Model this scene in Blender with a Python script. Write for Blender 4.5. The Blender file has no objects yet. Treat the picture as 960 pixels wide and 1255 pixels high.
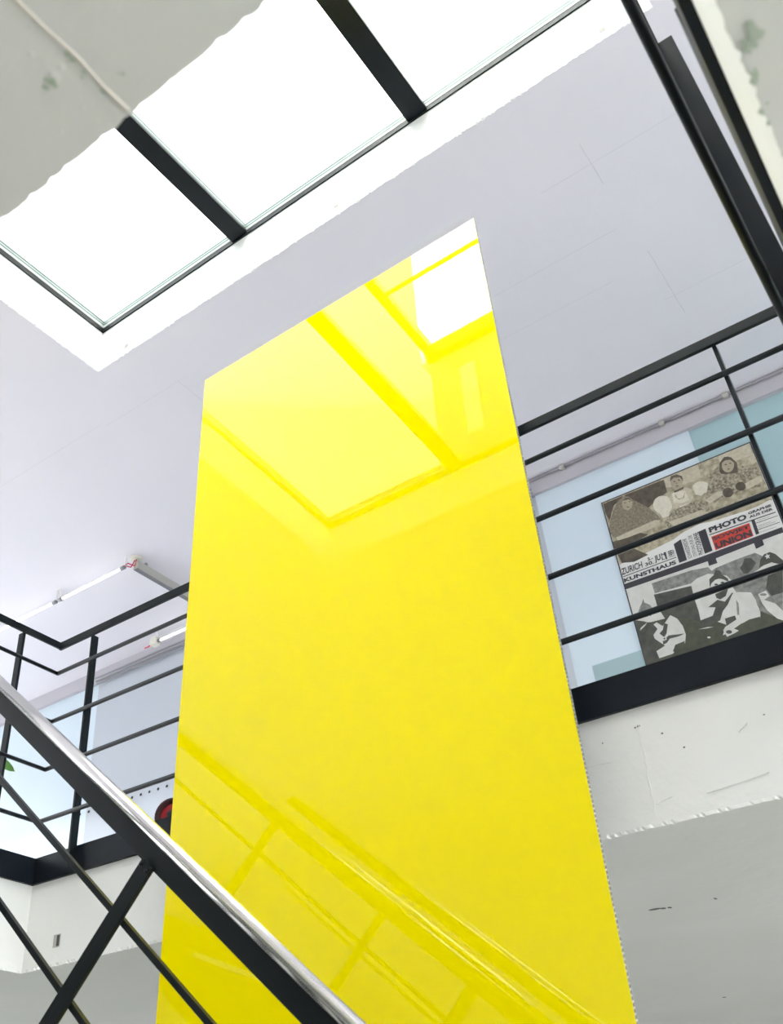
import bpy, bmesh, math, random
from mathutils import Vector, Matrix
random.seed(7)
sc = bpy.context.scene
COL = sc.collection

# ------------------------------------------------------------------ camera
EYE = 1.62                                   # eye height above the lower floor
F, CX, CY = 1180.87, 348.58, 624.11          # focal length and optical axis in pixels of the 960x1255 frame
YAW, PITCH, ROLL = map(math.radians, (-37.3256, 36.6834, -1.6364))
fw = Vector((math.sin(YAW)*math.cos(PITCH), math.cos(YAW)*math.cos(PITCH), math.sin(PITCH)))
rt0 = Vector((math.cos(YAW), -math.sin(YAW), 0)); up0 = rt0.cross(fw)
RT = math.cos(ROLL)*rt0 + math.sin(ROLL)*up0
UP = -math.sin(ROLL)*rt0 + math.cos(ROLL)*up0
cd = bpy.data.cameras.new('camera'); cam = bpy.data.objects.new('camera', cd); COL.objects.link(cam)
m3 = Matrix((RT, UP, -fw)).transposed()
cam.matrix_world = Matrix.Translation((0, 0, EYE)) @ m3.to_4x4()
cd.sensor_fit = 'HORIZONTAL'; cd.sensor_width = 36; cd.lens = F/960*36
cd.shift_x = (480-CX)/960; cd.shift_y = -(627.5-CY)/960
cd.clip_start = 0.02; cd.clip_end = 200
cd.dof.use_dof = True; cd.dof.focus_distance = 4.0; cd.dof.aperture_fstop = 8
sc.camera = cam

# ------------------------------------------------------------------ sky, sun, exposure
w = bpy.data.worlds.new('sky'); sc.world = w; w.use_nodes = True
bg = w.node_tree.nodes['Background']
bg.inputs[0].default_value = (0.965, 0.975, 1.0, 1); bg.inputs[1].default_value = 1.05
sd = bpy.data.lights.new('sun', 'SUN'); sun = bpy.data.objects.new('sun', sd); COL.objects.link(sun)
sd.energy = 20.0; sd.angle = math.radians(3); sd.color = (1.0, 0.96, 0.9)
sun.rotation_euler = Vector((-0.4, -1.0, -0.7)).to_track_quat('-Z', 'Y').to_euler()
sun.location = (6, 14, 14)
vs = sc.view_settings
vs.view_transform = 'Standard'; vs.look = 'None'; vs.gamma = 1; vs.use_curve_mapping = False
vs.exposure = 2.25
sc.cycles.use_denoising = True
sc.cycles.max_bounces = 14; sc.cycles.diffuse_bounces = 8; sc.cycles.glossy_bounces = 6
sc.cycles.transparent_max_bounces = 16; sc.cycles.sample_clamp_indirect = 8

# ------------------------------------------------------------------ helpers
def E(z): return z + EYE                      # height above the eye -> height above the floor
def ray(x, y):
    return (RT*((x-CX)/F) + UP*(-(y-CY)/F) + fw)
def onY(x, y, Y):
    d = ray(x, y); return d*(Y/d.y) + Vector((0, 0, EYE))
def onZ(x, y, z):                             # z: world height
    d = ray(x, y); return d*((z-EYE)/d.z) + Vector((0, 0, EYE))
def onX(x, y, X):
    d = ray(x, y); return d*(X/d.x) + Vector((0, 0, EYE))

def link(name, me, mats, parent=None):
    o = bpy.data.objects.new(name, me); COL.objects.link(o)
    if mats is not None:
        for m in (mats if isinstance(mats, (list, tuple)) else [mats]): me.materials.append(m)
    if parent: o.parent = parent
    return o
def fin(name, bm, mats, parent=None, smooth=False):
    bmesh.ops.recalc_face_normals(bm, faces=bm.faces[:])
    me = bpy.data.meshes.new(name); bm.to_mesh(me); bm.free()
    if smooth:
        for p in me.polygons: p.use_smooth = True
    return link(name, me, mats, parent)
def addbox(bm, x0, x1, y0, y1, z0, z1, mi=0):
    v = [bm.verts.new((x, y, z)) for z in (z0, z1) for y in (y0, y1) for x in (x0, x1)]
    for f in ((0,2,3,1),(4,5,7,6),(0,1,5,4),(2,6,7,3),(0,4,6,2),(1,3,7,5)):
        bm.faces.new([v[i] for i in f]).material_index = mi
def box(name, x0, x1, y0, y1, z0, z1, mat, parent=None, bev=0):
    bm = bmesh.new(); addbox(bm, x0, x1, y0, y1, z0, z1)
    if bev: bmesh.ops.bevel(bm, geom=bm.edges[:], offset=bev, segments=2, affect='EDGES', profile=.6)
    return fin(name, bm, mat, parent)
def addbar(bm, a, b, u, wu, v, wv):
    """rectangular bar from a to b, section wu along u and wv along v"""
    a, b, u, v = map(Vector, (a, b, u, v))
    vs_ = [bm.verts.new(p + u*su*wu/2 + v*sv*wv/2) for p in (a, b) for su, sv in ((-1,-1),(1,-1),(1,1),(-1,1))]
    bm.faces.new(vs_[0:4]); bm.faces.new(vs_[4:8][::-1])
    for i in range(4): bm.faces.new((vs_[i], vs_[(i+1) % 4], vs_[4+(i+1) % 4], vs_[4+i]))
def bar(name, a, b, u, wu, v, wv, mat, parent=None, bev=0):
    bm = bmesh.new(); addbar(bm, a, b, u, wu, v, wv)
    if bev: bmesh.ops.bevel(bm, geom=bm.edges[:], offset=bev, segments=2, affect='EDGES', profile=.6)
    return fin(name, bm, mat, parent)
def addtube(bm, pts, r, n=14, cap=True):
    pts = [Vector(p) for p in pts]; rings = []
    for i, p in enumerate(pts):
        t = (pts[min(i+1, len(pts)-1)] - pts[max(i-1, 0)]).normalized()
        u = t.cross(Vector((0, 0, 1)));  u = u if u.length > 1e-3 else t.cross(Vector((1, 0, 0)))
        u.normalize(); v = t.cross(u)
        rr = r[i] if isinstance(r, (list, tuple)) else r
        rings.append([bm.verts.new(p + u*rr*math.cos(2*math.pi*k/n) + v*rr*math.sin(2*math.pi*k/n)) for k in range(n)])
    for a, b in zip(rings, rings[1:]):
        for k in range(n): bm.faces.new((a[k], a[(k+1) % n], b[(k+1) % n], b[k]))
    if cap: bm.faces.new(rings[0][::-1]); bm.faces.new(rings[-1])
def tube(name, pts, r, mat, parent=None, n=14):
    bm = bmesh.new(); addtube(bm, pts, r, n); return fin(name, bm, mat, parent, True)
def lathe(name, prof, centre, axis, mat, parent=None, n=28):
    axis = Vector(axis).normalized(); u = axis.orthogonal().normalized(); v = axis.cross(u); c = Vector(centre)
    bm = bmesh.new(); rings = []
    for r, h in prof:
        rings.append([bm.verts.new(c + axis*h + (u*math.cos(2*math.pi*k/n) + v*math.sin(2*math.pi*k/n))*max(r, 1e-4)) for k in range(n)])
    for a, b in zip(rings, rings[1:]):
        for k in range(n): bm.faces.new((a[k], a[(k+1) % n], b[(k+1) % n], b[k]))
    bm.faces.new(rings[0][::-1]); bm.faces.new(rings[-1])
    return fin(name, bm, mat, parent, True)
def empty(name, loc):
    o = bpy.data.objects.new(name, None); COL.objects.link(o); o.location = loc; o.empty_display_size = .1
    return o
def adopt(root):
    """children were built in world coordinates: keep them there under a root that has a location"""
    bpy.context.view_layer.update()
    for c in [o for o in COL.objects if o.parent == root]:
        c.matrix_parent_inverse = Matrix.Translation(root.location).inverted()
def tag(o, label, cat, group=None):
    o['label'] = label; o['category'] = cat
    if group: o['group'] = group
    return o
def struct(o, label=None):
    o['kind'] = 'structure'
    if label: o['label'] = label
    return o

# ------------------------------------------------------------------ materials
def mat(name, col, rough=.5, metal=0, spec=.5, var=0, vscale=6, col2=None, bump=0, bscale=40, coat=0, coatr=.03, detail=4, stretch=(1,1,1)):
    m = bpy.data.materials.new(name); m.use_nodes = True
    nt = m.node_tree; b = nt.nodes['Principled BSDF']; N = nt.nodes.new; L = nt.links.new
    b.inputs['Base Color'].default_value = (*col, 1); b.inputs['Roughness'].default_value = rough
    b.inputs['Metallic'].default_value = metal; b.inputs['Specular IOR Level'].default_value = spec
    b.inputs['Coat Weight'].default_value = coat; b.inputs['Coat Roughness'].default_value = coatr
    tc = N('ShaderNodeTexCoord'); mp = N('ShaderNodeMapping'); L(tc.outputs['Object'], mp.inputs[0])
    mp.inputs['Scale'].default_value = stretch
    if var:
        n = N('ShaderNodeTexNoise'); n.inputs['Scale'].default_value = vscale; n.inputs['Detail'].default_value = detail
        L(mp.outputs[0], n.inputs[0])
        r = N('ShaderNodeMapRange'); r.inputs[1].default_value = .3; r.inputs[2].default_value = .7
        r.inputs[3].default_value = 0; r.inputs[4].default_value = var; L(n.outputs[0], r.inputs[0])
        mx = N('ShaderNodeMix'); mx.data_type = 'RGBA'
        mx.inputs[6].default_value = (*col, 1); mx.inputs[7].default_value = (*(col2 or tuple(c*.6 for c in col)), 1)
        L(r.outputs[0], mx.inputs[0]); L(mx.outputs[2], b.inputs['Base Color'])
    if bump:
        n2 = N('ShaderNodeTexNoise'); n2.inputs['Scale'].default_value = bscale; n2.inputs['Detail'].default_value = 6
        L(mp.outputs[0], n2.inputs[0])
        bp = N('ShaderNodeBump'); bp.inputs['Strength'].default_value = bump; bp.inputs['Distance'].default_value = .01
        L(n2.outputs[0], bp.inputs['Height']); L(bp.outputs[0], b.inputs['Normal'])
    return m
M = {}
M['white'] = mat('white_wall_paint', (.80,.80,.785), .6, var=.5, vscale=3, col2=(.74,.745,.73), bump=.25, bscale=22)
M['ceil'] = mat('lavender_grey_ceiling_paint', (.80,.765,.815), .7, var=.6, vscale=.9, col2=(.75,.725,.77), bump=.22, bscale=14)
M['conc'] = mat('grey_painted_concrete', (.525,.52,.505), .75, var=.8, vscale=1.6, col2=(.47,.485,.455), bump=.3, bscale=16)
M['roofg'] = mat('roof_gravel', (.45,.44,.42), .9, var=.6, vscale=30, bump=.6, bscale=60)
M['floor'] = mat('pale_screed_floor', (.82,.81,.80), .45, var=.4, vscale=2, col2=(.76,.75,.74))
M['steel'] = mat('dark_painted_steel', (.006,.009,.011), .34, spec=.2, var=.5, vscale=14, col2=(.012,.015,.018))
M['fascia'] = mat('blue_black_steel_fascia', (.005,.008,.012), .42, spec=.18, var=.6, vscale=9, col2=(.010,.013,.020), bump=.05, bscale=60)
M['chrome'] = mat('brushed_stainless_steel', (.86,.85,.83), .16, metal=1)
M['yellow'] = mat('glossy_yellow_panel', (.86,.715,.0), .5, spec=0, coat=1.0, coatr=.012, bump=.004, bscale=7)
M['yellow'].node_tree.nodes['Principled BSDF'].inputs['Coat IOR'].default_value = 1.53
M['panelback'] = mat('aluminium_back_sheet', (.5,.5,.5), .4, metal=.6)
M['core'] = mat('honeycomb_core', (.30,.30,.30), .4, metal=.7)
M['corefin'] = mat('honeycomb_cell_edge', (.75,.74,.72), .35, metal=.6)
M['black'] = mat('black_plastic', (.012,.012,.014), .45)
M['red'] = mat('red_plastic', (.42,.012,.02), .35, var=.3, vscale=20)
M['redcable'] = mat('pink_red_cable', (.62,.04,.10), .5)
M['cream'] = mat('cream_plastic', (.74,.71,.62), .45)
M['alu'] = mat('grey_aluminium_profile', (.52,.51,.46), .4, metal=.3)
M['whiteplastic'] = mat('white_plastic', (.8,.8,.8), .4)
M['grey'] = mat('grey_metal', (.30,.30,.32), .55, metal=.2)
M['conduit'] = mat('grey_painted_conduit', (.34,.32,.35), .8, spec=.1)
M['leaf'] = mat('green_leaf', (.07,.20,.03), .4, var=.7, vscale=25, col2=(.14,.30,.06))
M['stem'] = mat('plant_stem', (.16,.20,.06), .6)
M['pot'] = mat('pale_clay_pot', (.55,.50,.45), .7, var=.4, vscale=12)
M['soil'] = mat('potting_soil', (.05,.035,.025), .95, bump=.5, bscale=80)
M['spacer'] = mat('white_glazing_spacer', (.5,.51,.50), .5)
M['gedge'] = mat('green_glass_edge', (.10,.17,.155), .3, spec=.3)
M['lintel'] = mat('grey_lavender_lintel', (.50,.475,.515), .6, var=.4, vscale=4, col2=(.46,.44,.47), bump=.1, bscale=30)
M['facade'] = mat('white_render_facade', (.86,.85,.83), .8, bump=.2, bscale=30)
M['facadeshade'] = mat('shade_grey_render', (.30,.30,.29), .8)  # darker grey with shade put into the colour
M['tread'] = mat('dark_steel_tread', (.03,.032,.034), .5, var=.4, vscale=10)

def glassmat(name, tint, gl=.5):
    m = bpy.data.materials.new(name); m.use_nodes = True; nt = m.node_tree; nt.nodes.clear(); N = nt.nodes.new; L = nt.links.new
    o = N('ShaderNodeOutputMaterial'); mx = N('ShaderNodeMixShader'); t = N('ShaderNodeBsdfTransparent'); g = N('ShaderNodeBsdfGlossy'); fr = N('ShaderNodeFresnel')
    t.inputs[0].default_value = (*tint, 1); g.inputs['Roughness'].default_value = .01; fr.inputs[0].default_value = 1.45
    ml = N('ShaderNodeMath'); ml.operation = 'MULTIPLY'; ml.inputs[1].default_value = gl; L(fr.outputs[0], ml.inputs[0])
    L(ml.outputs[0], mx.inputs[0]); L(t.outputs[0], mx.inputs[1]); L(g.outputs[0], mx.inputs[2]); L(mx.outputs[0], o.inputs[0])
    return m
def frosted(name, col, trans, rough=.25, spec=.5):
    m = mat(name, col, rough, spec=spec, var=.35, vscale=1.2, col2=tuple(c*.93 for c in col))
    nt = m.node_tree; N = nt.nodes.new; L = nt.links.new; b = nt.nodes['Principled BSDF']; o = nt.nodes['Material Output']
    t = N('ShaderNodeBsdfTranslucent'); t.inputs[0].default_value = (*col, 1)
    mx = N('ShaderNodeMixShader'); mx.inputs[0].default_value = trans
    L(b.outputs[0], mx.inputs[1]); L(t.outputs[0], mx.inputs[2]); L(mx.outputs[0], o.inputs[0])
    return m
M['glass'] = glassmat('clear_skylight_glass', (.93,.96,.95))
M['winglass'] = glassmat('clear_window_glass', (.95,.97,.96))
M['frostpale'] = frosted('pale_blue_frosted_glass', (.64,.72,.775), .13)
M['frostgreen'] = frosted('green_blue_frosted_glass', (.40,.545,.575), .14)
M['frostgrey'] = frosted('grey_lavender_frosted_glass', (.52,.555,.60), .14, rough=.18, spec=.8)
def emit(name, col, s):
    m = bpy.data.materials.new(name); m.use_nodes = True; b = m.node_tree.nodes['Principled BSDF']
    b.inputs['Base Color'].default_value = (.9,.9,.9,1); b.inputs['Emission Color'].default_value = (*col, 1); b.inputs['Emission Strength'].default_value = s
    return m
M['tube'] = emit('lit_fluorescent_tube', (1, .985, .97), .45)

# ------------------------------------------------------------------ levels and plan
ZS, ZF0, ZF1, ZG = E(.794), E(1.115), E(1.218), E(1.19)      # slab underside, fascia, gallery floor
ZC, ZFR = E(3.98), E(4.31)                                    # upper ceiling, skylight frame
HX0, HX1, HY0, HY1 = -3.24, .054, .30, 2.52                   # opening in the gallery slab
SX0, SX1, SY0, SY1 = -3.24, .057, .17, 2.515                  # opening of the skylight
RX0, RX1, RY0, RY1 = -8.6, 4.0, -4.0, 5.06                    # the room

def holed_slab(name, X0, X1, Y0, Y1, h, z0, z1, amps, step, mats):
    """slab with a rectangular opening whose lower arris is ragged; mats = underside, opening sides, rest"""
    hx0, hx1, hy0, hy1 = h
    bm = bmesh.new(); rnd = random.Random(name)
    per = []
    for amp, ((ax, ay), (bx, by), nrm) in zip(amps, (((hx0,hy0),(hx1,hy0),(0,-1)), ((hx1,hy0),(hx1,hy1),(1,0)), ((hx1,hy1),(hx0,hy1),(0,1)), ((hx0,hy1),(hx0,hy0),(-1,0)))):
        n = max(2, int(math.hypot(bx-ax, by-ay)/step)); slow = 0
        for i in range(n):
            t = i/n; slow = slow*.8 + rnd.uniform(-1, 1)*.5
            j = 0 if i == 0 else amp*(.25*slow + .7*rnd.uniform(-.5, 1.0)*(rnd.random() < .45))
            per.append((ax+(bx-ax)*t, ay+(by-ay)*t, nrm, j))
    low = [bm.verts.new((x+n[0]*j, y+n[1]*j, z0)) for x, y, n, j in per]
    mid = [bm.verts.new((x, y, z0+.009+abs(j)*.3)) for x, y, n, j in per]
    top = [bm.verts.new((x, y, z1)) for x, y, n, j in per]
    N = len(per)
    for a, b in ((low, mid), (mid, top)):
        for i in range(N):
            f = bm.faces.new((a[i], a[(i+1) % N], b[(i+1) % N], b[i])); f.material_index = 1
    for ring, z, mi in ((low, z0, 0), (top, z1, 2)):
        o = [bm.verts.new(p) for p in ((X0,Y0,z),(X1,Y0,z),(X1,Y1,z),(X0,Y1,z))]
        es = [bm.edges.new((o[i], o[(i+1) % 4])) for i in range(4)]
        es += [bm.edges.get((ring[i], ring[(i+1) % N])) for i in range(N)]
        r = bmesh.ops.triangle_fill(bm, edges=es, use_beauty=True)
        for g in r['geom']:
            if isinstance(g, bmesh.types.BMFace): g.material_index = mi
        if mi == 0: ob = o
        else: ot = o
    for i in range(4): bm.faces.new((ob[i], ob[(i+1) % 4], ot[(i+1) % 4], ot[i])).material_index = 2
    return fin(name, bm, mats)

# ------------------------------------------------------------------ room shell
struct(box('floor', RX0, RX1, RY0, 7.0, -.12, 0, M['floor']))
slab = struct(holed_slab('floor_gallery', RX0, RX1, RY0, 7.0, (HX0, HX1, HY0, HY1), ZS, ZG, (.0038,.0045,.013,.008), .007, [M['conc'], M['white'], M['floor']]),
              'concrete gallery slab with white painted opening and grey underside')
roof = struct(holed_slab('ceiling', RX0, RX1, RY0, 7.0, (SX0, SX1, SY0, SY1), ZC, ZFR-.012, (.008,.008,.012,.010), .010, [M['ceil'], M['white'], M['roofg']]),
              'lavender grey upper ceiling with white skylight well')

def window_wall(name, axis, at, a0, a1, z0, z1, sill, head, piers, sgn):
    """wall with one band of windows between sill and head, split by piers; axis 'x': wall in a plane X=at"""
    bm = bmesh.new(); T = .25*sgn
    def wb(u0, u1, zz0, zz1):
        p, q = sorted((at, at+T))
        if axis == 'x': addbox(bm, p, q, u0, u1, zz0, zz1)
        else: addbox(bm, u0, u1, p, q, zz0, zz1)
    wb(a0, a1, z0, sill); wb(a0, a1, head, z1)
    for p0, p1 in piers: wb(p0, p1, sill, head)
    return struct(fin(name, bm, M['white']))
def window_pane(name, axis, at, a0, a1, z0, z1, n):
    root = struct(empty(name, (at, (a0+a1)/2, z0) if axis == 'x' else ((a0+a1)/2, at, z0)))
    b = .05
    def bx(nm, u0, u1, zz0, zz1, m, th):
        if axis == 'x': return box(nm, at-th, at+th, u0, u1, zz0, zz1, m, root)
        return box(nm, u0, u1, at-th, at+th, zz0, zz1, m, root)
    bx('window_frame', a0, a1, z0, z0+b, M['steel'], .03); bx('window_frame', a0, a1, z1-b, z1, M['steel'], .03)
    for i in range(n+1):
        u = a0 + (a1-a0)*i/n; bx('window_frame', max(a0, u-b/2), min(a1, u+b/2), z0+b, z1-b, M['steel'], .03)
    for i in range(n):
        bx('pane', a0+(a1-a0)*i/n+b/2, a0+(a1-a0)*(i+1)/n-b/2, z0+b, z1-b, M['winglass'], .004)
    adopt(root)
# upper storey
window_wall('wall_left', 'x', RX0, RY0, 7.0, ZG, ZC, ZG+.10, ZC-.08, ((RY0,-3.2),(5.6,7.0)), -1)
window_pane('window_2', 'x', RX0-.1, -3.2, 5.6, ZG+.10, ZC-.08, 6)
window_wall('wall_right', 'x', RX1, RY0, 7.0, ZG, ZC, ZG+.50, ZC-.25, ((RY0,-3.2),(4.0,7.0)), 1)
window_pane('window_3', 'x', RX1+.1, -3.2, 4.0, ZG+.50, ZC-.25, 5)  # unseen windows, added to let more daylight into the gallery
struct(box('wall_front', RX0, RX1, RY0-.25, RY0, ZG, ZC, M['lintel']))
# lower storey
window_wall('wall_lower_left', 'x', RX0, RY0, 7.0, 0, ZS, .12, ZS-.08, ((RY0,-3.6),(6.6,7.0)), -1)
window_pane('window_5', 'x', RX0-.1, -3.6, 6.6, .12, ZS-.08, 7)  # out of view, added and sized to light the lower storey
struct(box('wall_lower_front', RX0, RX1, RY0-.25, RY0, 0, ZS, M['facadeshade']))  # wall darkened in colour to stand in for shade
window_wall('wall_lower_right', 'x', RX1, RY0, 7.0, 0, ZS, .12, ZS-.08, ((RY0,-3.6),(6.6,7.0)), 1)
window_pane('window_7', 'x', RX1+.1, -3.6, 6.6, .12, ZS-.08, 6)  # added glazing out of view, brightens the slab underside
struct(box('wall_lower_back', RX0, RX1, 7.0, 7.2, 0, ZS, M['white']))

# formwork seams, blisters and sockets in the concrete
def seam(parent, a, b, wdt, h, m, down=True, name='formwork_seam'):
    bm = bmesh.new(); rnd = random.Random(str(a)); a = Vector(a); b = Vector(b); d = (b-a); L = d.length; d.normalize()
    s = d.cross(Vector((0,0,1))).normalized(); n = max(6, int(L/.03)); prev = None
    for i in range(n+1):
        p = a + d*(L*i/n) + s*rnd.uniform(-.25,.25)*wdt; hw = wdt*rnd.uniform(.35,.6); hh = h*rnd.uniform(.5, 1.0)
        row = [bm.verts.new(p - s*hw + Vector((0,0,.001))), bm.verts.new(p - Vector((0,0,hh))), bm.verts.new(p + s*hw + Vector((0,0,.001)))]
        if prev:
            bm.faces.new((prev[0], prev[1], row[1], row[0])); bm.faces.new((prev[1], prev[2], row[2], row[1]))
        prev = row
    return fin(name, bm, m, parent, True)
M['seam'] = mat('pale_formwork_seam', (.66,.60,.55), .7, var=.4, vscale=30, col2=(.55,.52,.46))
M['seamc'] = mat('ceiling_formwork_seam', (.62,.60,.65), .7)
seam(slab, (-.386, -1.2, ZS), (-.386, HY0-.004, ZS), .0055, .0035, M['seam'])
seam(slab, (.9, -1.2, ZS), (.9, 2.6, ZS), .0055, .0035, M['seam'])
bm = bmesh.new(); rnd = random.Random(3)
def blister(bm, x, y, z, r):
    rings = []
    for k, (rr, hh) in enumerate(((1, -.02), (.8, .12), (.45, .24), (.05, .28))):
        rings.append([bm.verts.new((x + r*rr*math.cos(t*math.pi/5)*(1+.25*math.sin(t*1.7+x*90)), y + r*rr*math.sin(t*math.pi/5), z - r*hh*.5)) for t in range(10)])
    for a, b in zip(rings, rings[1:]):
        for k in range(10): bm.faces.new((a[k], a[(k+1) % 10], b[(k+1) % 10], b[k]))
    bm.faces.new(rings[-1])
for px, py, r in ((46,28,.0075),(38,33,.005),(66,95,.010),(75,82,.006),(101,133,.004),(98,120,.003),(86,76,.006),(38,67,.006),(150,82,.005),(172,103,.004),(75,162,.004),(118,147,.003),(60,100,.007),(113,125,.003)):
    q = onZ(px, py, ZS); blister(bm, q.x, q.y, ZS, r*.6)
for i in range(90):
    blister(bm, rnd.uniform(-1.2, .9), rnd.uniform(-.4, .27), ZS, rnd.uniform(.0012, .0035))
for i in range(120):
    blister(bm, rnd.uniform(.062, .10), rnd.uniform(.3, 1.2), ZS, rnd.uniform(.001, .003))
bl = fin('concrete_blister', bm, M['conc'], slab, True); bl['kind'] = 'stuff'
M['moss'] = mat('greenish_concrete_stain', (.27,.33,.25), .8, var=.8, vscale=60, col2=(.42,.45,.40))
def stain(parent, px, py, r, z, seed):
    bm = bmesh.new(); rd = random.Random(seed); q = onZ(px, py, z)
    vs_ = [bm.verts.new((q.x + r*math.cos(k*math.pi/8)*rd.uniform(.55,1.1), q.y + r*math.sin(k*math.pi/8)*rd.uniform(.55,1.1)*1.5, z-.0006-.00006*seed)) for k in range(16)]
    bm.faces.new(vs_); return fin('stain', bm, M['moss'], parent)
rnd = random.Random(21); i = 0
for cx, cy, sx, sy, n, r0 in ((62,104,9,7,5,.0028),(84,70,5,6,4,.0025),(104,90,4,4,2,.002),(128,115,4,4,2,.0016),(147,87,4,3,2,.0016),(926,40,7,14,7,.0040),(914,56,6,10,6,.0036),(920,92,6,14,6,.0030),(936,140,5,18,4,.0025)):
    for k in range(n):
        i += 1; stain(slab, cx+rnd.uniform(-sx, sx), cy+rnd.uniform(-sy, sy), r0*rnd.uniform(.5, 1.2), ZS, i)
# long faint joints of the upper ceiling: through these pixels, parallel to the opening
for px, py, dx in ((735,292,(-.95,.10)),(700,372,(-1.0,.25)),(760,180,(-.4,.3)),(870,340,(-.25,.2)),(215,470,(-.6,.1)),(60,560,(-.7,.5))):
    q = onZ(px, py, ZC); seam(roof, (q.x+dx[0], q.y, ZC), (q.x+dx[1], q.y, ZC), .004, .0012, M['seamc'])
for px, py, dy in ((716,186,(-.05,.22)),(805,325,(-.12,.42)),(232,478,(-.1,.25))):
    q = onZ(px, py, ZC); seam(roof, (q.x, q.y+dy[0], ZC), (q.x, q.y+dy[1], ZC), .005, .0015, M['seamc'])
M['pit'] = mat('dark_pit', (.10,.09,.09), .9); M['socket'] = mat('socket_shadow_grey', (.42,.41,.39), .8)
for px, py in ((412,252),(155,424),(738,37)):
    q = onY(px, py, SY1); r = .013
    c = box('anchor_socket', q.x-r, q.x+r, SY1-.002, SY1+.03, q.z-r, q.z+r, M['socket'], roof)
def slot(px, py, parent):
    q = onY(px, py, HY1); bm = bmesh.new()
    addbox(bm, q.x-.018, q.x+.018, HY1-.003, HY1+.02, q.z-.022, q.z+.022)
    fin('anchor_socket', bm, M['socket'], parent)
    box('anchor_hole', q.x+.002, q.x+.016, HY1-.0045, HY1+.02, q.z-.020, q.z+.018, M['pit'], parent)
slot(70, 1153, slab)
bm = bmesh.new()
for px, py, r in ((812,899,.004),(839,916,.004),(739,911,.003),(937,876,.003),(783,890,.006),(779,892,.004)):
    q = onY(px, py, HY1)
    vs_ = [bm.verts.new((q.x+r*.75*math.cos(k*math.pi/4), HY1-.0012, q.z+r*.6*math.sin(k*math.pi/4))) for k in range(8)]; bm.faces.new(vs_)
for px, py, rx in ((803,1114,.022),(813,1113,.010),(821,1112,.007),(877,1101,.005),(888,1222,.01)):
    q = onZ(px, py, ZS)
    vs_ = [bm.verts.new((q.x+rx*math.cos(k*math.pi/4), q.y+.012*math.sin(k*math.pi/4), ZS-.0008)) for k in range(8)]; bm.faces.new(vs_)
o = fin('concrete_pit', bm, M['pit'], slab); o['kind'] = 'stuff'

def face_seam(pts, parent):
    bm = bmesh.new(); rd = random.Random(5); prev = None
    pts = [onY(x, y, HY1) for x, y in pts]
    for a, b in zip(pts, pts[1:]):
        for i in range(8):
            p = a.lerp(b, i/8) + Vector((rd.uniform(-.003,.003), 0, 0)); w_ = rd.uniform(.001,.003)
            row = [bm.verts.new((p.x-w_, HY1+.0005, p.z)), bm.verts.new((p.x, HY1-rd.uniform(.0015,.004), p.z)), bm.verts.new((p.x+w_, HY1+.0005, p.z))]
            if prev: bm.faces.new((prev[0], prev[1], row[1], row[0])); bm.faces.new((prev[1], prev[2], row[2], row[1]))
            prev = row
    fin('formwork_seam', bm, M['white'], parent, True)
face_seam([(782,888),(787,915),(796,955),(806,1008)], slab)
face_seam([(868,972),(905,960),(950,944)], slab); face_seam([(715,942),(760,932)], slab); face_seam([(905,897),(918,885)], slab); face_seam([(806,985),(828,975)], slab)

# steel fascia round the opening
t = .014
struct(box('trim_1', HX0+t, HX1-t, HY1-t, HY1+.02, ZF0, ZF1, M['fascia'], bev=.0015), 'blue black steel fascia along the back edge of the gallery')
struct(box('trim_2', HX0-.02, HX0+t, HY0, HY1+.02, ZF0, ZF1, M['fascia'], bev=.0015), 'blue black steel fascia at the head of the stair')
struct(box('trim_3', HX1-t, HX1+.02, HY0, HY1+.02, ZF0, ZF1, M['fascia'], bev=.0015), 'blue black steel fascia on the gallery edge beside the camera side')

# ------------------------------------------------------------------ back wall of the gallery: lintel and frosted glass
ZL = E(3.862)
struct(box('trim_4', RX0, RX1, 5.06, 5.16, ZL, ZC, M['lintel']), 'grey lavender lintel above the frosted glass wall')
panes = [(-8.6,-7.45,'frostpale'),(-7.46,-5.965,'frostpale'),(-5.975,-4.25,'frostgrey'),(-4.26,-1.765,'frostgrey'),(-1.775,-.745,'frostpale'),(-.765,1.30,'frostgreen'),(1.29,4.0,'frostgreen')]
studs = []
for i, (x0, x1, m) in enumerate(panes):
    p = struct(box('window_%d' % (8+i), x0, x1, 5.085+.0125*(i % 2), 5.097+.0125*(i % 2), ZG, ZL, M[m]), {'frostpale':'pale blue frosted glass panel','frostgrey':'grey lavender frosted glass panel','frostgreen':'green blue frosted glass panel'}[m])
    if m == 'frostgrey' and x0 < -5:
        for k in range(16):
            q = onY(97.6+10.65*k, 998.1-3.48*k, 5.08)
            if q.x < x1-.03: lathe('stud', ((.010,0),(.012,.004),(.006,.008)), (q.x, 5.086, q.z), (0,-1,0), M['black'], p, 10)
# lower strip of greener film at the foot of the pale pane, and the sliding track
struct(box('trim_5', -1.665, -.745, 5.078, 5.0849, ZG, E(2.565), M['frostgreen']), 'greenish film strip at the foot of the pale glass')
trk = struct(empty('trim_6', (-4, 5.04, ZL)), 'three line sliding door track under the lintel')
for k in range(3):
    box('track_rail', -5.97, -1.77, 5.050-.012*k, 5.056-.012*k, ZL-.028+.022*k, ZL-.014+.022*k, M['grey'], trk)
adopt(trk)
# the plain upper band above the track on the left
cond = tag(empty('conduit', (0, 5.04, ZC-.02)), 'thin grey conduit clipped along the top of the lintel above the poster', 'conduit')
tube('pipe', [(-1.9, 5.044, ZC-.014), (RX1-.05, 5.044, ZC-.014)], .009, M['conduit'], cond)
for px, py in ((688,570),(810,515),(887,479)):
    q = onY(px, py, 5.04); box('clip', q.x-.016, q.x+.016, 5.030, 5.0595, ZC-.034, ZC-.0005, M['alu'], cond, .003)
adopt(cond)

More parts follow.
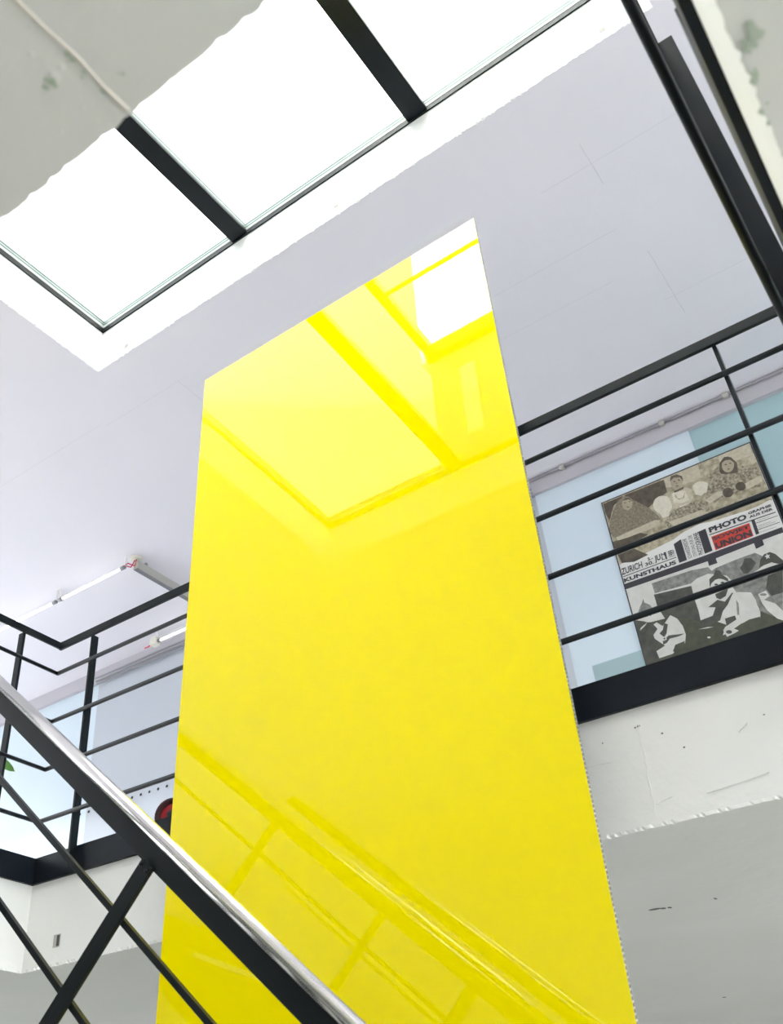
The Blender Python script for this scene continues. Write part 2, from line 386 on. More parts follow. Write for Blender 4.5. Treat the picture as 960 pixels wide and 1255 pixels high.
# ------------------------------------------------------------------ skylight
sk = struct(empty('window_1', (-1.6, 1.35, ZFR)), 'three pane skylight with dark steel bars')
fr = .022
for a in ((SX0-.04, SX1+.04, SY0-.05, SY0+fr), (SX0-.04, SX1+.04, SY1-.008, SY1+.05), (SX0-.04, SX0+.008, SY0, SY1), (SX1-.008, SX1+.04, SY0, SY1)):
    box('frame_bar', a[0], a[1], a[2], a[3], ZFR-.012, ZFR+.020, M['steel'], sk)
mull = [(-2.218,-2.112),(-1.087,-.977)]
for a, b in mull: box('glazing_bar', a, b, SY0, SY1, ZFR, ZFR+.020, M['steel'], sk, .0015)
edges = [SX0+.010, mull[0][0]+.01, mull[0][1]-.010, mull[1][0]+.01, mull[1][1]-.010, SX1-.010]
for k in range(3):
    x0, x1 = edges[2*k], edges[2*k+1]; y0, y1 = SY0+.022, SY1-.010
    def ring(nm, z0, z1, th, m):
        bm = bmesh.new()
        addbox(bm, x0-th, x0, y0-th, y1+th, z0, z1); addbox(bm, x1, x1+th, y0-th, y1+th, z0, z1)
        addbox(bm, x0, x1, y0-th, y0, z0, z1); addbox(bm, x0, x1, y1, y1+th, z0, z1)
        return fin(nm, bm, m, sk)
    ring('spacer', ZFR+.0205, ZFR+.040, .004, M['spacer'])
    ring('glass_edge', ZFR+.040, ZFR+.053, .0035, M['gedge'])
    ring('spacer', ZFR+.053, ZFR+.060, .004, M['spacer'])
    ring('glass_edge', ZFR+.060, ZFR+.078, .0035, M['gedge'])
    bm = bmesh.new(); addbox(bm, x0, x1, y0, y1, ZFR+.066, ZFR+.074); fin('pane', bm, M['glass'], sk)
adopt(sk)

# ------------------------------------------------------------------ gallery railing
RB, RLX, RRX = 2.462, -3.182, -.004           # rail planes
TT = E(2.165)
rail = tag(empty('gallery_railing', (-1.6, RB, ZF1)), 'dark steel gallery railing with flat top rail and four round rods behind the yellow panel', 'railing')
rods = [E(k*2.462) for k in (.546, .636, .7235, .8175)]
YS = 1.60                                      # plane of the stair railing
ends = {'left': 1.70, 'right': .36}
bar('top_rail', (RLX-.006, RB, TT-.015), (RRX+.006, RB, TT-.015), (0,1,0), .014, (0,0,1), .036, M['steel'], rail, .002)
bar('top_rail', (RLX, ends['left'], TT-.015), (RLX, RB-.006, TT-.015), (1,0,0), .012, (0,0,1), .032, M['steel'], rail, .002)
bar('top_rail', (RRX, ends['right'], TT-.015), (RRX, RB-.006, TT-.015), (1,0,0), .028, (0,0,1), .032, M['steel'], rail, .002)
for z in rods:
    tube('rod', [(RLX, RB, z), (RRX, RB, z)], .0094, M['steel'], rail)
    tube('rod', [(RLX, ends['left'], z), (RLX, RB, z)], .0085, M['steel'], rail)
    tube('rod', [(RRX, ends['right'], z), (RRX, RB, z)], .0085, M['steel'], rail)
for px, py in ((116.3,780),(874.6,421.9)):
    q = onY(px, py, 2.488); box('post', q.x-.006, q.x+.006, RB+.0096, HY1-t, ZF0+.02, TT-.022, M['steel'], rail, .0015)
q = onX(27, 779, -3.21); box('post', HX0+t, RLX-.0085, q.y-.006, q.y+.006, ZF0+.02, TT-.022, M['steel'], rail, .0015)
box('post', HX0+t, RLX-.0085, ends['left']+.01, ends['left']+.022, ZF0+.02, TT-.033, M['steel'], rail, .0015)
for y in (1.44, .46): box('post', RRX+.0085, HX1-t, y-.006, y+.006, ZF0+.02, TT-.033, M['steel'], rail, .0015)
adopt(rail)
tag(box('edge_channel', .0405, .0500, .86, 2.44, ZF1+.0005, ZF1+.11, M['steel'], bev=.002), 'slim dark metal channel fixed to the fascia beside the railing post', 'channel')
# railing on the edge opposite the poster
rail2 = tag(empty('gallery_railing', (-.6, .36, ZF1)), 'dark steel gallery railing on the near edge over the concrete underside', 'railing')
bar('top_rail', (-.75, .358, TT-.015), (RRX-.02, .358, TT-.015), (0,1,0), .012, (0,0,1), .032, M['steel'], rail2)
for z in rods: tube('rod', [(-.75, .358, z), (RRX-.02, .358, z)], .0085, M['steel'], rail2)
for x in (-.72, -.1): box('post', x-.006, x+.006, HY0+t, .3495, ZF0+.02, TT-.031, M['steel'], rail2)
adopt(rail2)

# ------------------------------------------------------------------ stair and its railings
SL = .867; ca, sa = math.cos(math.atan(SL)), math.sin(math.atan(SL))
along = Vector((-ca, 0, sa)); nrm = Vector((sa, 0, ca))
def at_a(a, X, Y=YS): return Vector((X, Y, EYE + a*YS - SL*X))
def stair_railing(Y, label, x0=-.12, x1=-3.165):
    r = tag(empty('stair_railing', (x0, Y, 0)), label, 'railing')
    tube('handrail', [at_a(-.4145, x0, Y), at_a(-.4145, x1, Y)], .0175, M['chrome'], r, 20)
    bar('flat_bar', at_a(-.4481, x0, Y), at_a(-.4481, x1, Y), (0,1,0), .010, nrm, .048, M['steel'], r, .0015)
    for a in (-.576, -.752): bar('rod', at_a(a, x0+.03, Y), at_a(a, x1, Y), (0,1,0), .015, nrm, .015, M['steel'], r, .0015)
    tq = onY(181, 1058, YS-.016); bq = onY(58, 1255, YS-.016); d = (bq-tq).normalized(); sd_ = d.cross(Vector((0,1,0)))
    for k in range(-1, 3):
        off = Vector((.86*k, 0, -SL*.86*k)) if k else Vector((0,0,0))
        a = tq + off; a = Vector((a.x, Y-.0133, a.z)); b = a + d*.80
        if a.x > x0 or a.x < x1 - .1: continue
        p = bar('post', a, b, (0,1,0), .010, sd_, .046, M['steel'], r, .0015)
        for s_, h in ((.012, .012), (-.014, .012)):
            lathe('bolt', ((.006,0),(.006,.003),(.003,.005)), a + d*h + sd_*s_ + Vector((0,-.0049,0)), (0,-1,0), M['steel'], p, 8)
    adopt(r); return r
stair_railing(YS, 'stair railing with brushed steel handrail running in front of the yellow panel')
stair_railing(.66, 'stair railing with brushed steel handrail on the flight side facing away from the yellow panel')
st = tag(empty('staircase', (-.2, 1.13, 0)), 'dark steel staircase rising to the gallery beside the yellow panel', 'staircase')
NST = 15; rise = ZG/NST; run = rise/SL
for i in range(NST-1):
    x = HX0 + run*(NST-1-i); z = rise*(i+1)
    box('tread', x-run-.02, x, .71, 1.55, z-.035, z, M['tread'], st, .003)
for Y in (.685, 1.575):
    a = Vector((HX0+run*(NST-1)+.1, Y, .10)); b = Vector((HX0-.012+t+.02, Y, ZG-.10)); dd = (b-a).normalized(); nn = Vector((-dd.z, 0, dd.x))
    bar('stringer', a, b, (0,1,0), .012, nn, .18, M['steel'], st)
adopt(st)

# ------------------------------------------------------------------ yellow panel leaning on the railing
TL = .0407; YP0 = 2.31
XPL = -2.322; XPR = -.8495; HP = E(3.285)
lean = Vector((0, TL, 1)).normalized(); pn = Vector((0, 1, -TL)).normalized()
def panel_pt(x, z, d):                           # z height above floor along the face, d depth behind the face
    base = Vector((x, YP0 - TL*EYE, 0)); return base + Vector((0, TL, 1))*z + pn*d
pan = tag(empty('yellow_panel', ((XPL+XPR)/2, YP0-TL*EYE, 0)), 'huge glossy yellow panel leaning upright against the gallery railing', 'panel')
def slabpart(nm, d0, d1, m, inset=0, bev=0):
    bm = bmesh.new()
    v = [bm.verts.new(panel_pt(x, z, d)) for d in (d0, d1) for z in (.005+inset, HP-inset) for x in (XPL+inset, XPR-inset)]
    for f in ((0,1,3,2),(4,6,7,5),(0,4,5,1),(2,3,7,6),(0,2,6,4),(1,5,7,3)): bm.faces.new([v[i] for i in f])
    if bev: bmesh.ops.bevel(bm, geom=bm.edges[:], offset=bev, segments=2, affect='EDGES')
    return fin(nm, bm, m, pan)
TH = .017
slabpart('front_sheet', 0, .003, M['yellow'])
slabpart('core', .0031, TH-.002, M['core'], .004)
slabpart('back_sheet', TH-.0019, TH, M['panelback'])
bm = bmesh.new(); n = int(HP/.0125)
for i in range(n):
    z = .01 + i*.0125
    if z > HP-.02: break
    a, b, c, d = [panel_pt(XPR-.0035, z+zz, dd) for dd, zz in ((.0032,0),(TH-.002,.005),(TH-.002,.0095),(.0032,.0045))]
    v = [bm.verts.new(p) for p in (a,b,c,d)] + [bm.verts.new(p+Vector((.0028,0,0))) for p in (a,b,c,d)]
    bm.faces.new(v[4:8])
    for k in range(4): bm.faces.new((v[k], v[(k+1) % 4], v[4+(k+1) % 4], v[4+k]))
o = fin('core_cell', bm, M['corefin'], pan); o['kind'] = 'stuff'
adopt(pan)

# ------------------------------------------------------------------ poster on the frosted glass
YPO = 5.072
qa, qb = onY(738.5, 617, YPO), onY(919, 543, YPO)
PX0, PX1, PZ1 = qa.x, qb.x, (qa.z+qb.z)/2; PZ0 = PZ1 - 1.28
pos = tag(empty('poster', ((PX0+PX1)/2, YPO, PZ0)), 'large exhibition poster with sepia and black and white photographs on the frosted glass', 'poster')
M['paper'] = mat('poster_paper', (.74,.73,.70), .5, var=.2, vscale=20, col2=(.68,.67,.63))
M['ink'] = mat('charcoal_print', (.042,.040,.048), .5)
M['redink'] = mat('red_print', (.56,.045,.028), .5)
M['sepia'] = mat('sepia_mid_print', (.24,.205,.135), .5, var=1, vscale=38, col2=(.52,.465,.33), detail=8)
M['sepiadark'] = mat('sepia_dark_print', (.060,.048,.034), .5, var=.9, vscale=26, col2=(.13,.105,.075), detail=8)
M['sepialight'] = mat('sepia_light_print', (.56,.51,.39), .5, var=.7, vscale=45, col2=(.40,.35,.25), detail=6)
M['sepiawhite'] = mat('sepia_white_print', (.70,.66,.55), .5, var=.6, vscale=40, col2=(.55,.50,.40))
M['sepiaface'] = mat('sepia_skin_print', (.42,.36,.26), .5, var=.6, vscale=50, col2=(.30,.25,.17))
M['sepiapat'] = mat('sepia_patterned_cloth_print', (.10,.08,.055), .5, var=1, vscale=75, col2=(.46,.41,.30), detail=3)
M['sepiashawl'] = mat('sepia_shawl_print', (.30,.26,.18), .5, var=1, vscale=85, col2=(.14,.115,.08), detail=5)
M['bwlight'] = mat('light_grey_print', (.66,.65,.61), .5, var=.6, vscale=22, col2=(.52,.51,.47), detail=6)
M['bwmid'] = mat('mid_grey_print', (.30,.295,.27), .5, var=1, vscale=30, col2=(.13,.13,.12), detail=6)
M['bwdark'] = mat('dark_grey_print', (.050,.050,.046), .5, var=.9, vscale=26, col2=(.09,.092,.07), detail=6)
M['bwolive'] = mat('dark_olive_print', (.085,.088,.055), .5, var=.9, vscale=26, col2=(.05,.052,.04), detail=6)
box('board', PX0, PX1, YPO, YPO+.0095, PZ0, PZ1, M['paper'], pos)
for nm, a in (('edge_line', (PX0-.007, PX1+.007, PZ1, PZ1+.007)), ('edge_line', (PX0-.007, PX0, PZ0, PZ1)), ('edge_line', (PX1, PX1+.007, PZ0, PZ1)), ('edge_line', (PX0-.007, PX1+.007, PZ0-.007, PZ0))):
    box(nm, a[0], a[1], YPO-.001, YPO+.0095, a[2], a[3], M['ink'], pos)
LAY = [0]
def pp(x, y):
    q = onY(x, y, YPO); return max(PX0, min(PX1, q.x)), max(PZ0, min(PZ1, q.z))
def sheet(m, pts, nm='printed_shape', o=(0,0), s=1, ell=None):
    LAY[0] += 1; y = YPO - .0002 - LAY[0]*.00003
    if ell:
        cx, cy, rx, ry = ell; pts = [(cx+rx*math.cos(k*math.pi/9), cy+ry*math.sin(k*math.pi/9)) for k in range(18)]
    bm = bmesh.new(); vv = []
    for x, yy in pts:
        a, b = pp(o[0]+x*s, o[1]+yy*s); vv.append(bm.verts.new((a, y, b)))
    f = bm.faces.new(vv); f.normal_update()
    if f.normal.y > 0: f.normal_flip()
    bmesh.ops.triangulate(bm, faces=bm.faces[:])
    me = bpy.data.meshes.new(nm); bm.to_mesh(me); bm.free(); return link(nm, me, M[m], pos)
def lettering(txt, BL, BR, TLp, m='ink', rot=False, bold=.02):
    cu = bpy.data.curves.new('lettering', 'FONT'); cu.body = txt; cu.offset = bold*1.5; cu.resolution_u = 4
    ob = bpy.data.objects.new('lettering', cu); COL.objects.link(ob); bpy.context.view_layer.update()
    me = bpy.data.meshes.new_from_object(ob.evaluated_get(bpy.context.evaluated_depsgraph_get()))
    COL.objects.unlink(ob); bpy.data.objects.remove(ob)
    xs = [v.co.x for v in me.vertices]; ys = [v.co.y for v in me.vertices]
    x0, x1, y0, y1 = min(xs), max(xs), min(ys), max(ys)
    LAY[0] += 1; y = YPO - .0002 - LAY[0]*.00003
    if rot:                                      # reads upwards: text x runs bottom to top, text y runs right to left
        ox, oy = pp(*BR); tl = pp(*TLp); bl = pp(*BL); ax = (tl[0]-bl[0], tl[1]-bl[1]); ay = (bl[0]-ox, bl[1]-oy)
    else:
        ox, oy = pp(*BL); r = pp(*BR); u = pp(*TLp); ax = (r[0]-ox, r[1]-oy); ay = (u[0]-ox, u[1]-oy)
    for v in me.vertices:
        a = (v.co.x-x0)/(x1-x0); b = (v.co.y-y0)/(y1-y0)
        v.co = (ox+ax[0]*a+ay[0]*b, y, oy+ax[1]*a+ay[1]*b)
    me.materials.clear(); return link('lettering', me, M[m], pos)
# sepia photograph of three seated women
sheet('sepia', [(738.5,617),(919,543),(947,613),(943,613),(930,620),(918,625),(905,629),(880,637),(858,642),(838,652),(826,661),(800,674),(760,692)], 'printed_photograph')
o1, s1 = (720, 530), .25
def A(m, pts=None, ell=None, nm='printed_shape'): return sheet(m, pts, nm, o1, s1, ell)
A('sepialight', [(370,228),(792,52),(812,110),(700,150),(600,190),(520,240),(400,270)])
A('sepia', [(540,150),(640,110),(660,180),(560,230)])
A('sepiadark', [(78,350),(375,232),(392,292),(330,340),(300,370),(230,335),(180,310),(130,360),(110,430),(90,400)])
A('sepiashawl', [(128,380),(150,335),(185,312),(225,330),(300,368),(345,405),(362,425),(330,455),(250,485),(140,522),(112,500),(106,470),(115,425)])
A('sepiadark', [(118,540),(250,490),(300,500),(200,560),(150,580),(130,570)])
A('sepialight', [(140,515),(330,430),(360,430),(330,465),(200,515),(150,530)])
A('sepiaface', ell=(196,348,26,33)); A('sepiadark', [(172,335),(188,318),(208,320),(220,340),(205,328),(185,332)])
for ex in (186, 207): A('sepiadark', ell=(ex, 345-(ex-186)*.25, 5, 2.5))
A('sepiadark', ell=(200,366,7,2.5))
A('sepiawhite', ell=(371,355,48,45)); A('sepiawhite', [(345,380),(410,365),(400,410),(370,420)])
A('sepiaface', ell=(438,243,31,36)); A('sepiadark', [(405,240),(410,215),(438,205),(465,215),(472,240),(455,220),(425,222)])
for ex in (428, 450): A('sepiadark', ell=(ex, 241-(ex-428)*.3, 6, 3))
A('sepiadark', ell=(441,263,7,2.5)); A('sepiadark', ell=(437,249,2,6))
A('sepialight', [(402,320),(425,290),(475,270),(505,275),(522,320),(500,350),(440,366),(415,360)])
A('sepiadark', [(425,288),(470,268),(474,276),(428,297)])
A('sepiawhite', [(415,300),(440,292),(480,285),(500,330),(470,345),(425,345)])
A('sepia', [(430,300),(445,322),(468,320),(480,290),(476,322),(450,332),(432,318)])
A('sepiawhite', ell=(560,270,42,30)); A('sepiawhite', [(525,280),(590,285),(560,310),(530,305)])
A('sepiawhite', [(450,362),(500,348),(495,365),(470,378)])
A('sepiapat', [(380,440),(420,385),(520,340),(590,340),(600,380),(560,400),(400,470)])
A('sepialight', [(400,440),(560,380),(600,395),(440,470)])
A('sepiapat', [(590,270),(600,205),(645,165),(680,190),(720,180),(760,165),(830,170),(852,215),(850,265),(775,285),(700,310),(620,350),(580,330)])
A('sepialight', [(580,330),(640,290),(700,285),(660,310),(600,350)]); A('sepialight', [(765,255),(850,210),(860,240),(785,280)])
A('sepiadark', [(648,190),(650,150),(672,120),(705,122),(735,150),(740,195),(720,200),(660,205)])
A('sepiaface', ell=(690,160,31,37)); A('sepiadark', [(660,150),(668,128),(690,118),(715,130),(722,150),(700,134),(675,138)])
for ex in (680, 702): A('sepiadark', ell=(ex, 158-(ex-680)*.3, 6, 3))
A('sepiadark', ell=(693,180,7,2.5))
A('sepiadark', ell=(690,295,26,24)); A('sepiadark', ell=(752,265,26,22))
A('sepialight', [(790,130),(820,100),(835,140),(810,160)])
A('sepiadark', [(150,600),(230,570),(300,600),(230,635),(170,640)])
# white text field and the black bars
sheet('ink', [(765.6,716),(860,682.5),(910,664),(959,646),(961,652.5),(935,662),(937,668),(927,673),(924.5,666),(877.7,684.5),(879.8,690.2),(869.4,693.8),(867.8,688),(767.5,722.5)], 'printed_band')
for q in ([(826,667),(834.7,661),(842.5,686.5),(833,690)], [(856,652),(865,648),(873.8,675),(864.4,678.8)], [(921,638),(925,636.4),(931,654),(927,655.6)]): sheet('ink', q, 'printed_bar')
def rule(a, b, wd=.9):
    sheet('ink', [a, b, (b[0]+wd*.3, b[1]+wd), (a[0]+wd*.3, a[1]+wd)], 'printed_rule')
rule((764,706.6),(829,682.6)); rule((869.5,655.2),(951,627.2), 1.1); rule((927,641),(953.5,631.8), .7); rule((929.5,649),(956,639.8), .7)
sheet('redink', [(872,658),(918.7,641),(924,657),(877.5,674.4)], 'printed_red_field')
lettering('ZURICH', (762.8,705.2),(788.3,695.7),(761.3,697.3), bold=.012)
lettering('3.-', (794.6,688),(801,685.6),(793.6,684)); lettering('30.', (791.6,694.4),(802,690.8),(790.6,690.4))
lettering('JU', (803.6,690.6),(811,687.8),(801.8,681.8)); lettering('N', (811.3,682.2),(815.6,680.6),(810.3,678.6))
lettering('L', (811.9,686.9),(815.6,685.6),(811,683)); lettering('I', (816.4,686),(818.4,685.2),(814.2,677.2))
lettering('1989', (820.6,683.6),(828,681),(818.6,675.8), rot=True, bold=.01)
lettering('KUNSTHAUS', (765.8,714.3),(829.6,691.3),(764.6,709.6), bold=.03)
lettering('PHOTO', (870.4,653.4),(916.3,636.4),(868.4,647), bold=.035)
lettering('GRAPHIE', (918,631),(946.3,620.8),(917,628), bold=.03); lettering('AUS DER', (919.2,635.6),(948.2,625.2),(918.2,632.6), bold=.03)
lettering('SOWJET', (875.2,664.2),(920.2,648.6),(873.4,658.9), bold=.03); lettering('UNION', (878.4,673.4),(923,656.8),(876,665.8), bold=.035)
lettering('SCHWEIZERISCHE', (844.2,685.3),(849,683.6),(836.6,661.6), rot=True, bold=0); lettering('STIFTUNG FÜR DIE', (850,683),(855.2,681.4),(842.6,657.4), rot=True, bold=0); lettering('PHOTOGRAPHIE', (856.8,681),(863,678.6),(849.8,654.4), rot=True, bold=.01)
M['smallprint'] = mat('small_grey_print', (.30,.29,.29), .5, var=1, vscale=160, col2=(.60,.59,.57))
for a, b in (((928,638.2),(944,632.6)),((929.4,644.6),(945,639)),((930,646.6),(951,639)),((931,652.6),(952,645.4)),((880.5,685),(887,682.6)),((882,688),(886,686.6)),((895.5,679),(905,675.5)),((896.5,681.5),(902,679.4)),((911,673.5),(922,669.6)),((912,676.2),(917,674.4)),((836,700.6),(851,695.4)),((940,666),(946,663.8)),((949,662.5),(957,659.6))):
    sheet('smallprint', [a, b, (b[0]+.25, b[1]+.8), (a[0]+.25, a[1]+.8)], 'small_print')
# black and white photograph of soldiers
sheet('bwlight', [(768,723),(867.5,689),(869.4,694.2),(880,690.4),(878,685),(924.6,666.6),(927,673.6),(937.4,668.4),(935.5,662.4),(961,653),(1000,760),(985,830),(800,905)], 'printed_photograph')
o1, s1 = (740, 630), .22917
A('bwmid', [(258,372),(330,348),(470,302),(560,285),(585,310),(500,345),(470,372),(275,425)])
A('bwdark', [(270,432),(470,385),(492,470),(525,565),(500,620),(440,640),(330,560),(290,500)])
A('bwmid', [(560,320),(600,290),(700,248),(810,208),(850,225),(840,290),(780,330),(690,360),(660,330)])
A('bwdark', [(730,290),(745,268),(755,238),(790,236),(816,262),(800,290),(775,318),(750,320)])
A('bwmid', [(690,390),(780,340),(850,330),(900,330),(960,300),(960,560),(860,580),(830,500),(790,430),(720,430)])
A('bwolive', [(170,600),(330,560),(430,560),(520,575),(560,560),(680,600),(850,560),(960,540),(1000,600),(1000,720),(300,930),(210,840)])
A('bwdark', [(160,570),(260,580),(300,620),(290,700),(290,780),(230,830),(200,820)])
A('bwmid', [(186,528),(196,496),(206,478),(212,454),(220,474),(248,486),(268,510),(262,530),(200,545)])
A('bwlight', ell=(240,556,36,24)); A('bwmid', ell=(232,548,5,3)); A('bwmid', ell=(252,544,5,3))
A('bwlight', [(345,560),(358,542),(395,560),(425,600),(441,645),(438,690),(400,715),(372,748),(300,772),(284,735),(330,705),(275,668),(268,648),(290,615),(268,592),(285,580),(318,600)])
A('bwdark', [(325,585),(345,590),(338,640),(325,660),(300,640),(318,620)]); A('bwdark', [(350,650),(435,640),(405,655),(355,668),(340,690),(320,700),(318,680)])
A('bwlight', [(315,660),(335,655),(340,672),(322,680)]); A('bwdark', ell=(327,667,5,5)); A('bwolive', [(385,700),(436,680),(430,710),(395,745),(372,735)])
A('bwlight', [(200,610),(235,580),(222,600),(196,625)])
A('bwdark', [(560,385),(566,350),(590,328),(600,300),(625,305),(635,325),(665,345),(672,365),(640,350),(600,352),(578,372),(572,392)])
A('bwlight', ell=(622,395,44,48)); A('bwdark', ell=(603,378,10,5)); A('bwdark', ell=(637,368,10,5)); A('bwdark', [(598,430),(650,405),(668,400),(655,440),(625,458),(605,450)])
A('bwlight', [(470,372),(492,352),(565,330),(570,400),(600,440),(560,480),(545,560),(520,570),(500,470)])
A('bwdark', [(560,500),(610,460),(650,470),(690,420),(700,440),(640,520),(625,570),(560,600),(510,600),(520,570),(585,545),(600,500)])
A('bwlight', [(690,430),(720,418),(790,420),(815,460),(838,540),(800,560),(760,570),(720,600),(660,640),(640,650),(648,610),(700,560),(650,550),(660,500)])
A('bwmid', [(710,460),(716,540),(728,545),(724,480)]); A('bwdark', [(650,560),(700,545),(735,548),(712,565),(660,600)]); A('bwlight', [(705,545),(728,540),(735,560),(712,566)])
A('bwolive', [(720,600),(780,565),(838,550),(845,590),(770,615),(700,640)])
A('bwlight', [(640,620),(690,610),(725,625),(700,640),(662,658)]); A('bwdark', ell=(672,632,16,10))
A('bwlight', ell=(565,661,9,5)); A('bwlight', [(510,618),(560,605),(590,604),(560,612)])
A('bwdark', [(835,290),(838,250),(858,218),(890,204),(920,215),(962,250),(965,275),(900,260),(860,275)])
st5 = []
for k in range(10):
    rr = 17 if k % 2 == 0 else 7; an = -math.pi/2 - .3 + k*math.pi/5; st5.append((878+rr*math.cos(an), 228+rr*math.sin(an)))
A('bwlight', st5, nm='printed_star')
A('bwlight', [(862,280),(905,262),(960,280),(960,300),(890,310)]); A('bwdark', [(880,330),(960,300),(962,420),(900,440),(870,400)])
A('bwlight', [(828,430),(870,410),(890,440),(860,460),(920,480),(962,520),(990,580),(930,560),(880,520),(850,480)]); A('bwmid', ell=(855,432,18,7))
A('bwolive', [(840,520),(890,540),(935,565),(900,585),(840,600)])
adopt(pos)

# ------------------------------------------------------------------ lamps below the gallery ceiling
ZT = E(3.885)
def lamp(name, a, b, label, holders=()):
    a, b = Vector(a), Vector(b); d = (b-a).normalized()
    r = tag(empty(name, (a+b)/2), label, 'lamp', None)
    tube('fluorescent_tube', [a+d*.03, b-d*.03], .0105, M['tube'], r, 12)
    for p, s in ((a, 1), (b, -1)):
        tube('lamp_holder', [p, p+d*s*.04], .015, M['grey'], r, 10)
        box('bracket', p.x-.008, p.x+.008, p.y-.008, p.y+.008, p.z+.012, ZC+.001, M['whiteplastic'], r)
    tube('wire', [a+Vector((0,.035,.06)), b+Vector((0,.035,.06))], .003, M['whiteplastic'], r, 6)
    for p in holders: box('clip', p-.012, p+.012, a.y-.024, a.y+.024, a.z-.016, a.z+.016, M['grey'], r, .003)
    adopt(r); return r
qA, qM = onZ(153, 695, ZT), onZ(71, 735, ZT)
lamp('fluorescent_lamp', (qA.x, qA.y, ZT), (qM.x, qA.y, ZT), 'bare fluorescent tube hung under the ceiling, ending at the cream rosette')
lamp('fluorescent_lamp', (qM.x-.03, qA.y, ZT), (qM.x-.78, qA.y, ZT), 'second bare fluorescent tube in line beyond the one at the rosette')
qF = onZ(196, 788, ZT); qP = onZ(166, 697, ZT)
lm = lamp('fluorescent_lamp', (qF.x, 4.90, ZT), (qP.x-.06, 4.90, ZT), 'bare fluorescent tube with cream holder in front of the glass wall')
cr = box('cream_holder', qF.x-.055, qF.x+.015, 4.87, 4.93, ZT-.03, ZT+.04, M['cream'], lm, .006); cr.matrix_parent_inverse = Matrix.Translation(lm.location).inverted()
qR = onZ(167, 684, ZC)
ros = tag(lathe('ceiling_rosette', ((.047,0),(.047,.006),(.042,.012),(.01,.015)), (qR.x, qR.y, ZC), (0,0,-1), M['cream']), 'round cream ceiling rosette above the corner of two lamps', 'rosette')
qP = onZ(166, 697, ZT)
prof = tag(empty('light_profile', (qP.x, 4.5, ZT)), 'grey ribbed aluminium light profile running from the rosette to the glass wall', 'light profile')
box('body', qP.x-.022, qP.x+.022, qP.y, 4.95, ZT, ZC-.03, M['alu'], prof, .002)
for k in (-1, 0, 1): box('rib', qP.x+k*.014-.003, qP.x+k*.014+.003, qP.y, 4.95, ZT-.006, ZT, M['grey'], prof)
for y in (qP.y+.1, 4.8): box('bracket', qP.x-.01, qP.x+.01, y-.01, y+.01, ZC-.03, ZC+.001, M['grey'], prof)
adopt(prof)
cab = tag(tube('lamp_cable', [(qR.x-.01, qR.y, ZC-.014), (qR.x-.05, qR.y+.0, ZC-.06), (qA.x-.0, qA.y, ZT+.013), (qA.x+.03, qA.y, ZT+.02), (qP.x+.0, qP.y-.01, ZT+.02), (qR.x+.0, qR.y, ZC-.05), (qR.x+.005, qR.y, ZC-.014)], .0045, M['redcable'], None, 8), 'pink red cable looped between rosette and lamp end', 'cable')
tag(tube('lamp_cable', [(qF.x-.055, 4.90, ZT), (qF.x-.085, 4.89, ZT-.022), (qF.x-.12, 4.88, ZT-.03)], .006, M['redcable'], None, 8), 'short pink red cable at the cream lamp holder', 'cable')

# ------------------------------------------------------------------ plant and red reel on the gallery
pc = Vector((-4.10, 2.66, ZG))
pl = tag(empty('potted_plant', pc), 'leafy green potted plant standing on the gallery behind the corner of the railing', 'plant')
lathe('pot', ((.09,0),(.11,.02),(.135,.22),(.145,.24),(.145,.26),(.125,.26),(.12,.235)), pc, (0,0,1), M['pot'], pl)
lathe('soil', ((.118,.22),(.118,.235),(.02,.24)), pc, (0,0,1), M['soil'], pl)
def leaf(base, tip, wid, droop, face=None):
    base, tip = Vector(base), Vector(tip); d = tip-base; L = d.length; t_ = d.normalized(); s = t_.cross(face or Vector((0,0,1))).normalized(); n = s.cross(t_)
    bm = bmesh.new(); rows = []
    for i in range(9):
        u = i/8; ww = wid*math.sin(math.pi*min(1, u*.92+.06))**.8*(1 if i < 8 else 0.05)
        c = base + d*u - Vector((0,0,1))*droop*L*u*u + n*0
        rows.append([bm.verts.new(c + s*ww*k + n*abs(k)*ww*.25) for k in (-1,-.5,0,.5,1)])
    for a, b in zip(rows, rows[1:]):
        for k in range(4): bm.faces.new((a[k], a[k+1], b[k+1], b[k]))
    return fin('leaf', bm, M['leaf'], pl, True)
lq = onX(18.5, 944, -3.58); lb = onX(-6, 928, -3.66)
rnd = random.Random(11)
tube('stem', [pc+Vector((0,0,.23)), pc+Vector((.03,-.02,.40)), lb], .005, M['stem'], pl, 7)
leaf(lb, lq, .020, .05, Vector((.55, -.75, -.3)))
lq2 = onX(3, 990, -3.62); tube('stem', [pc+Vector((0,0,.23)), lq2+Vector((-.09,0,.02))], .004, M['stem'], pl, 7); leaf(lq2+Vector((-.09,0,.02)), lq2, .018, .25)
for k in range(9):
    an = rnd.uniform(2.4, 3.9); h = rnd.uniform(.45, .85); rr = rnd.uniform(.05, .14)
    b0 = pc+Vector((rr*math.cos(an), rr*math.sin(an), h)); tube('stem', [pc+Vector((0,0,.23)), pc+Vector((rr*.3*math.cos(an), rr*.3*math.sin(an), h*.6)), b0], .005, M['stem'], pl, 7)
    leaf(b0, b0+Vector((.16*math.cos(an), .16*math.sin(an), .04)), .035, .3)
adopt(pl)
rc = onY(211.5, 1000.5, 2.60); ax = Vector((.42, -.9, 0)).normalized()
rr = rc.z - ZG
reel = tag(empty('cable_reel', (rc.x, rc.y, ZG)), 'small red round reel with dark rim on the gallery floor behind the yellow panel', 'reel')
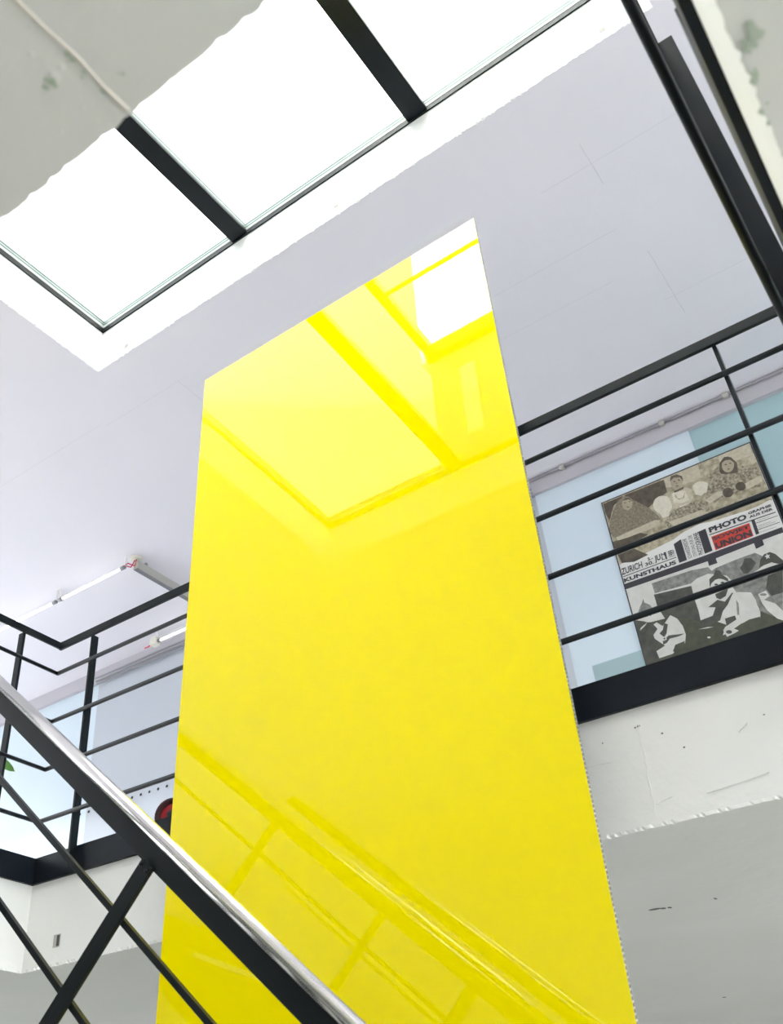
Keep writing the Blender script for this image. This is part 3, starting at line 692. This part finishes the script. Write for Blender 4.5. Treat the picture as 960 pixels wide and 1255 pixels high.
lathe('rim', ((rr*.72,-.012),(rr*.98,-.012),(rr,-.004),(rr,.010),(rr*.98,.014),(rr*.80,.014),(rr*.76,.006)), rc, ax, mat('dark_red_rim', (.05,.008,.012), .4), reel)
lathe('disc', ((rr*.75,-.008),(rr*.75,.004),(rr*.5,.010),(rr*.30,.012)), rc, ax, M['red'], reel)
lathe('hub', ((rr*.26,.0),(rr*.26,.020),(rr*.12,.024)), rc, ax, M['black'], reel)
adopt(reel)

# ------------------------------------------------------------------ roof pavilion outside, mirrored in the yellow panel
ZR = ZFR-.012
pav = tag(empty('roof_pavilion', (-.6, -2, ZR)), 'white rendered roof pavilion with steel pergola outside above the skylight', 'building')
box('base_wall', -2.86, 1.8, -3.4, -.95, ZR, E(6.93), M['facadeshade'], pav)  # lower part of the facade, its shade painted in as grey
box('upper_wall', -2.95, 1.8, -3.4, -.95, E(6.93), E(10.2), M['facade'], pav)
box('roof_cap', -3.03, 1.88, -3.5, -.87, E(10.2), E(10.3), M['grey'], pav)
box('sun_streak', -2.55, -2.40, -.95, -.92, E(5.75), E(6.60), M['facade'], pav)  # pale strip painted in for sun falling through the pergola
box('sun_streak', -2.14, -1.86, -.95, -.92, E(5.75), E(6.60), M['facade'], pav)  # second strip of painted sunlight on the grey wall
box('wall_beam', -2.86, 1.8, -.95, -.86, E(6.88), E(7.04), M['steel'], pav)
box('pergola_beam', -2.86, -2.77, -.86, 2.1, E(6.94), E(7.04), M['steel'], pav)
box('pergola_beam', .9, .99, -.86, 2.1, E(6.94), E(7.04), M['steel'], pav)
box('pergola_bar', -2.77, .9, -.095, -.065, E(6.97), E(7.0), M['steel'], pav)
box('pergola_bar', -2.77, .9, 2.0, 2.09, E(6.95), E(7.03), M['steel'], pav)
adopt(pav)

nb = tag(empty('neighbour_building', (2, 6, ZR)), 'plain white neighbouring block rising above the roof beside the skylight', 'building')
q = onY(443, 120, 4.2)
box('wall', q.x, 5.5, 4.2, 9.0, ZR, E(10.5), M['facade'], nb)
box('roof_cap', q.x-.06, 5.56, 4.14, 9.06, E(10.5), E(10.58), M['grey'], nb)
adopt(nb)
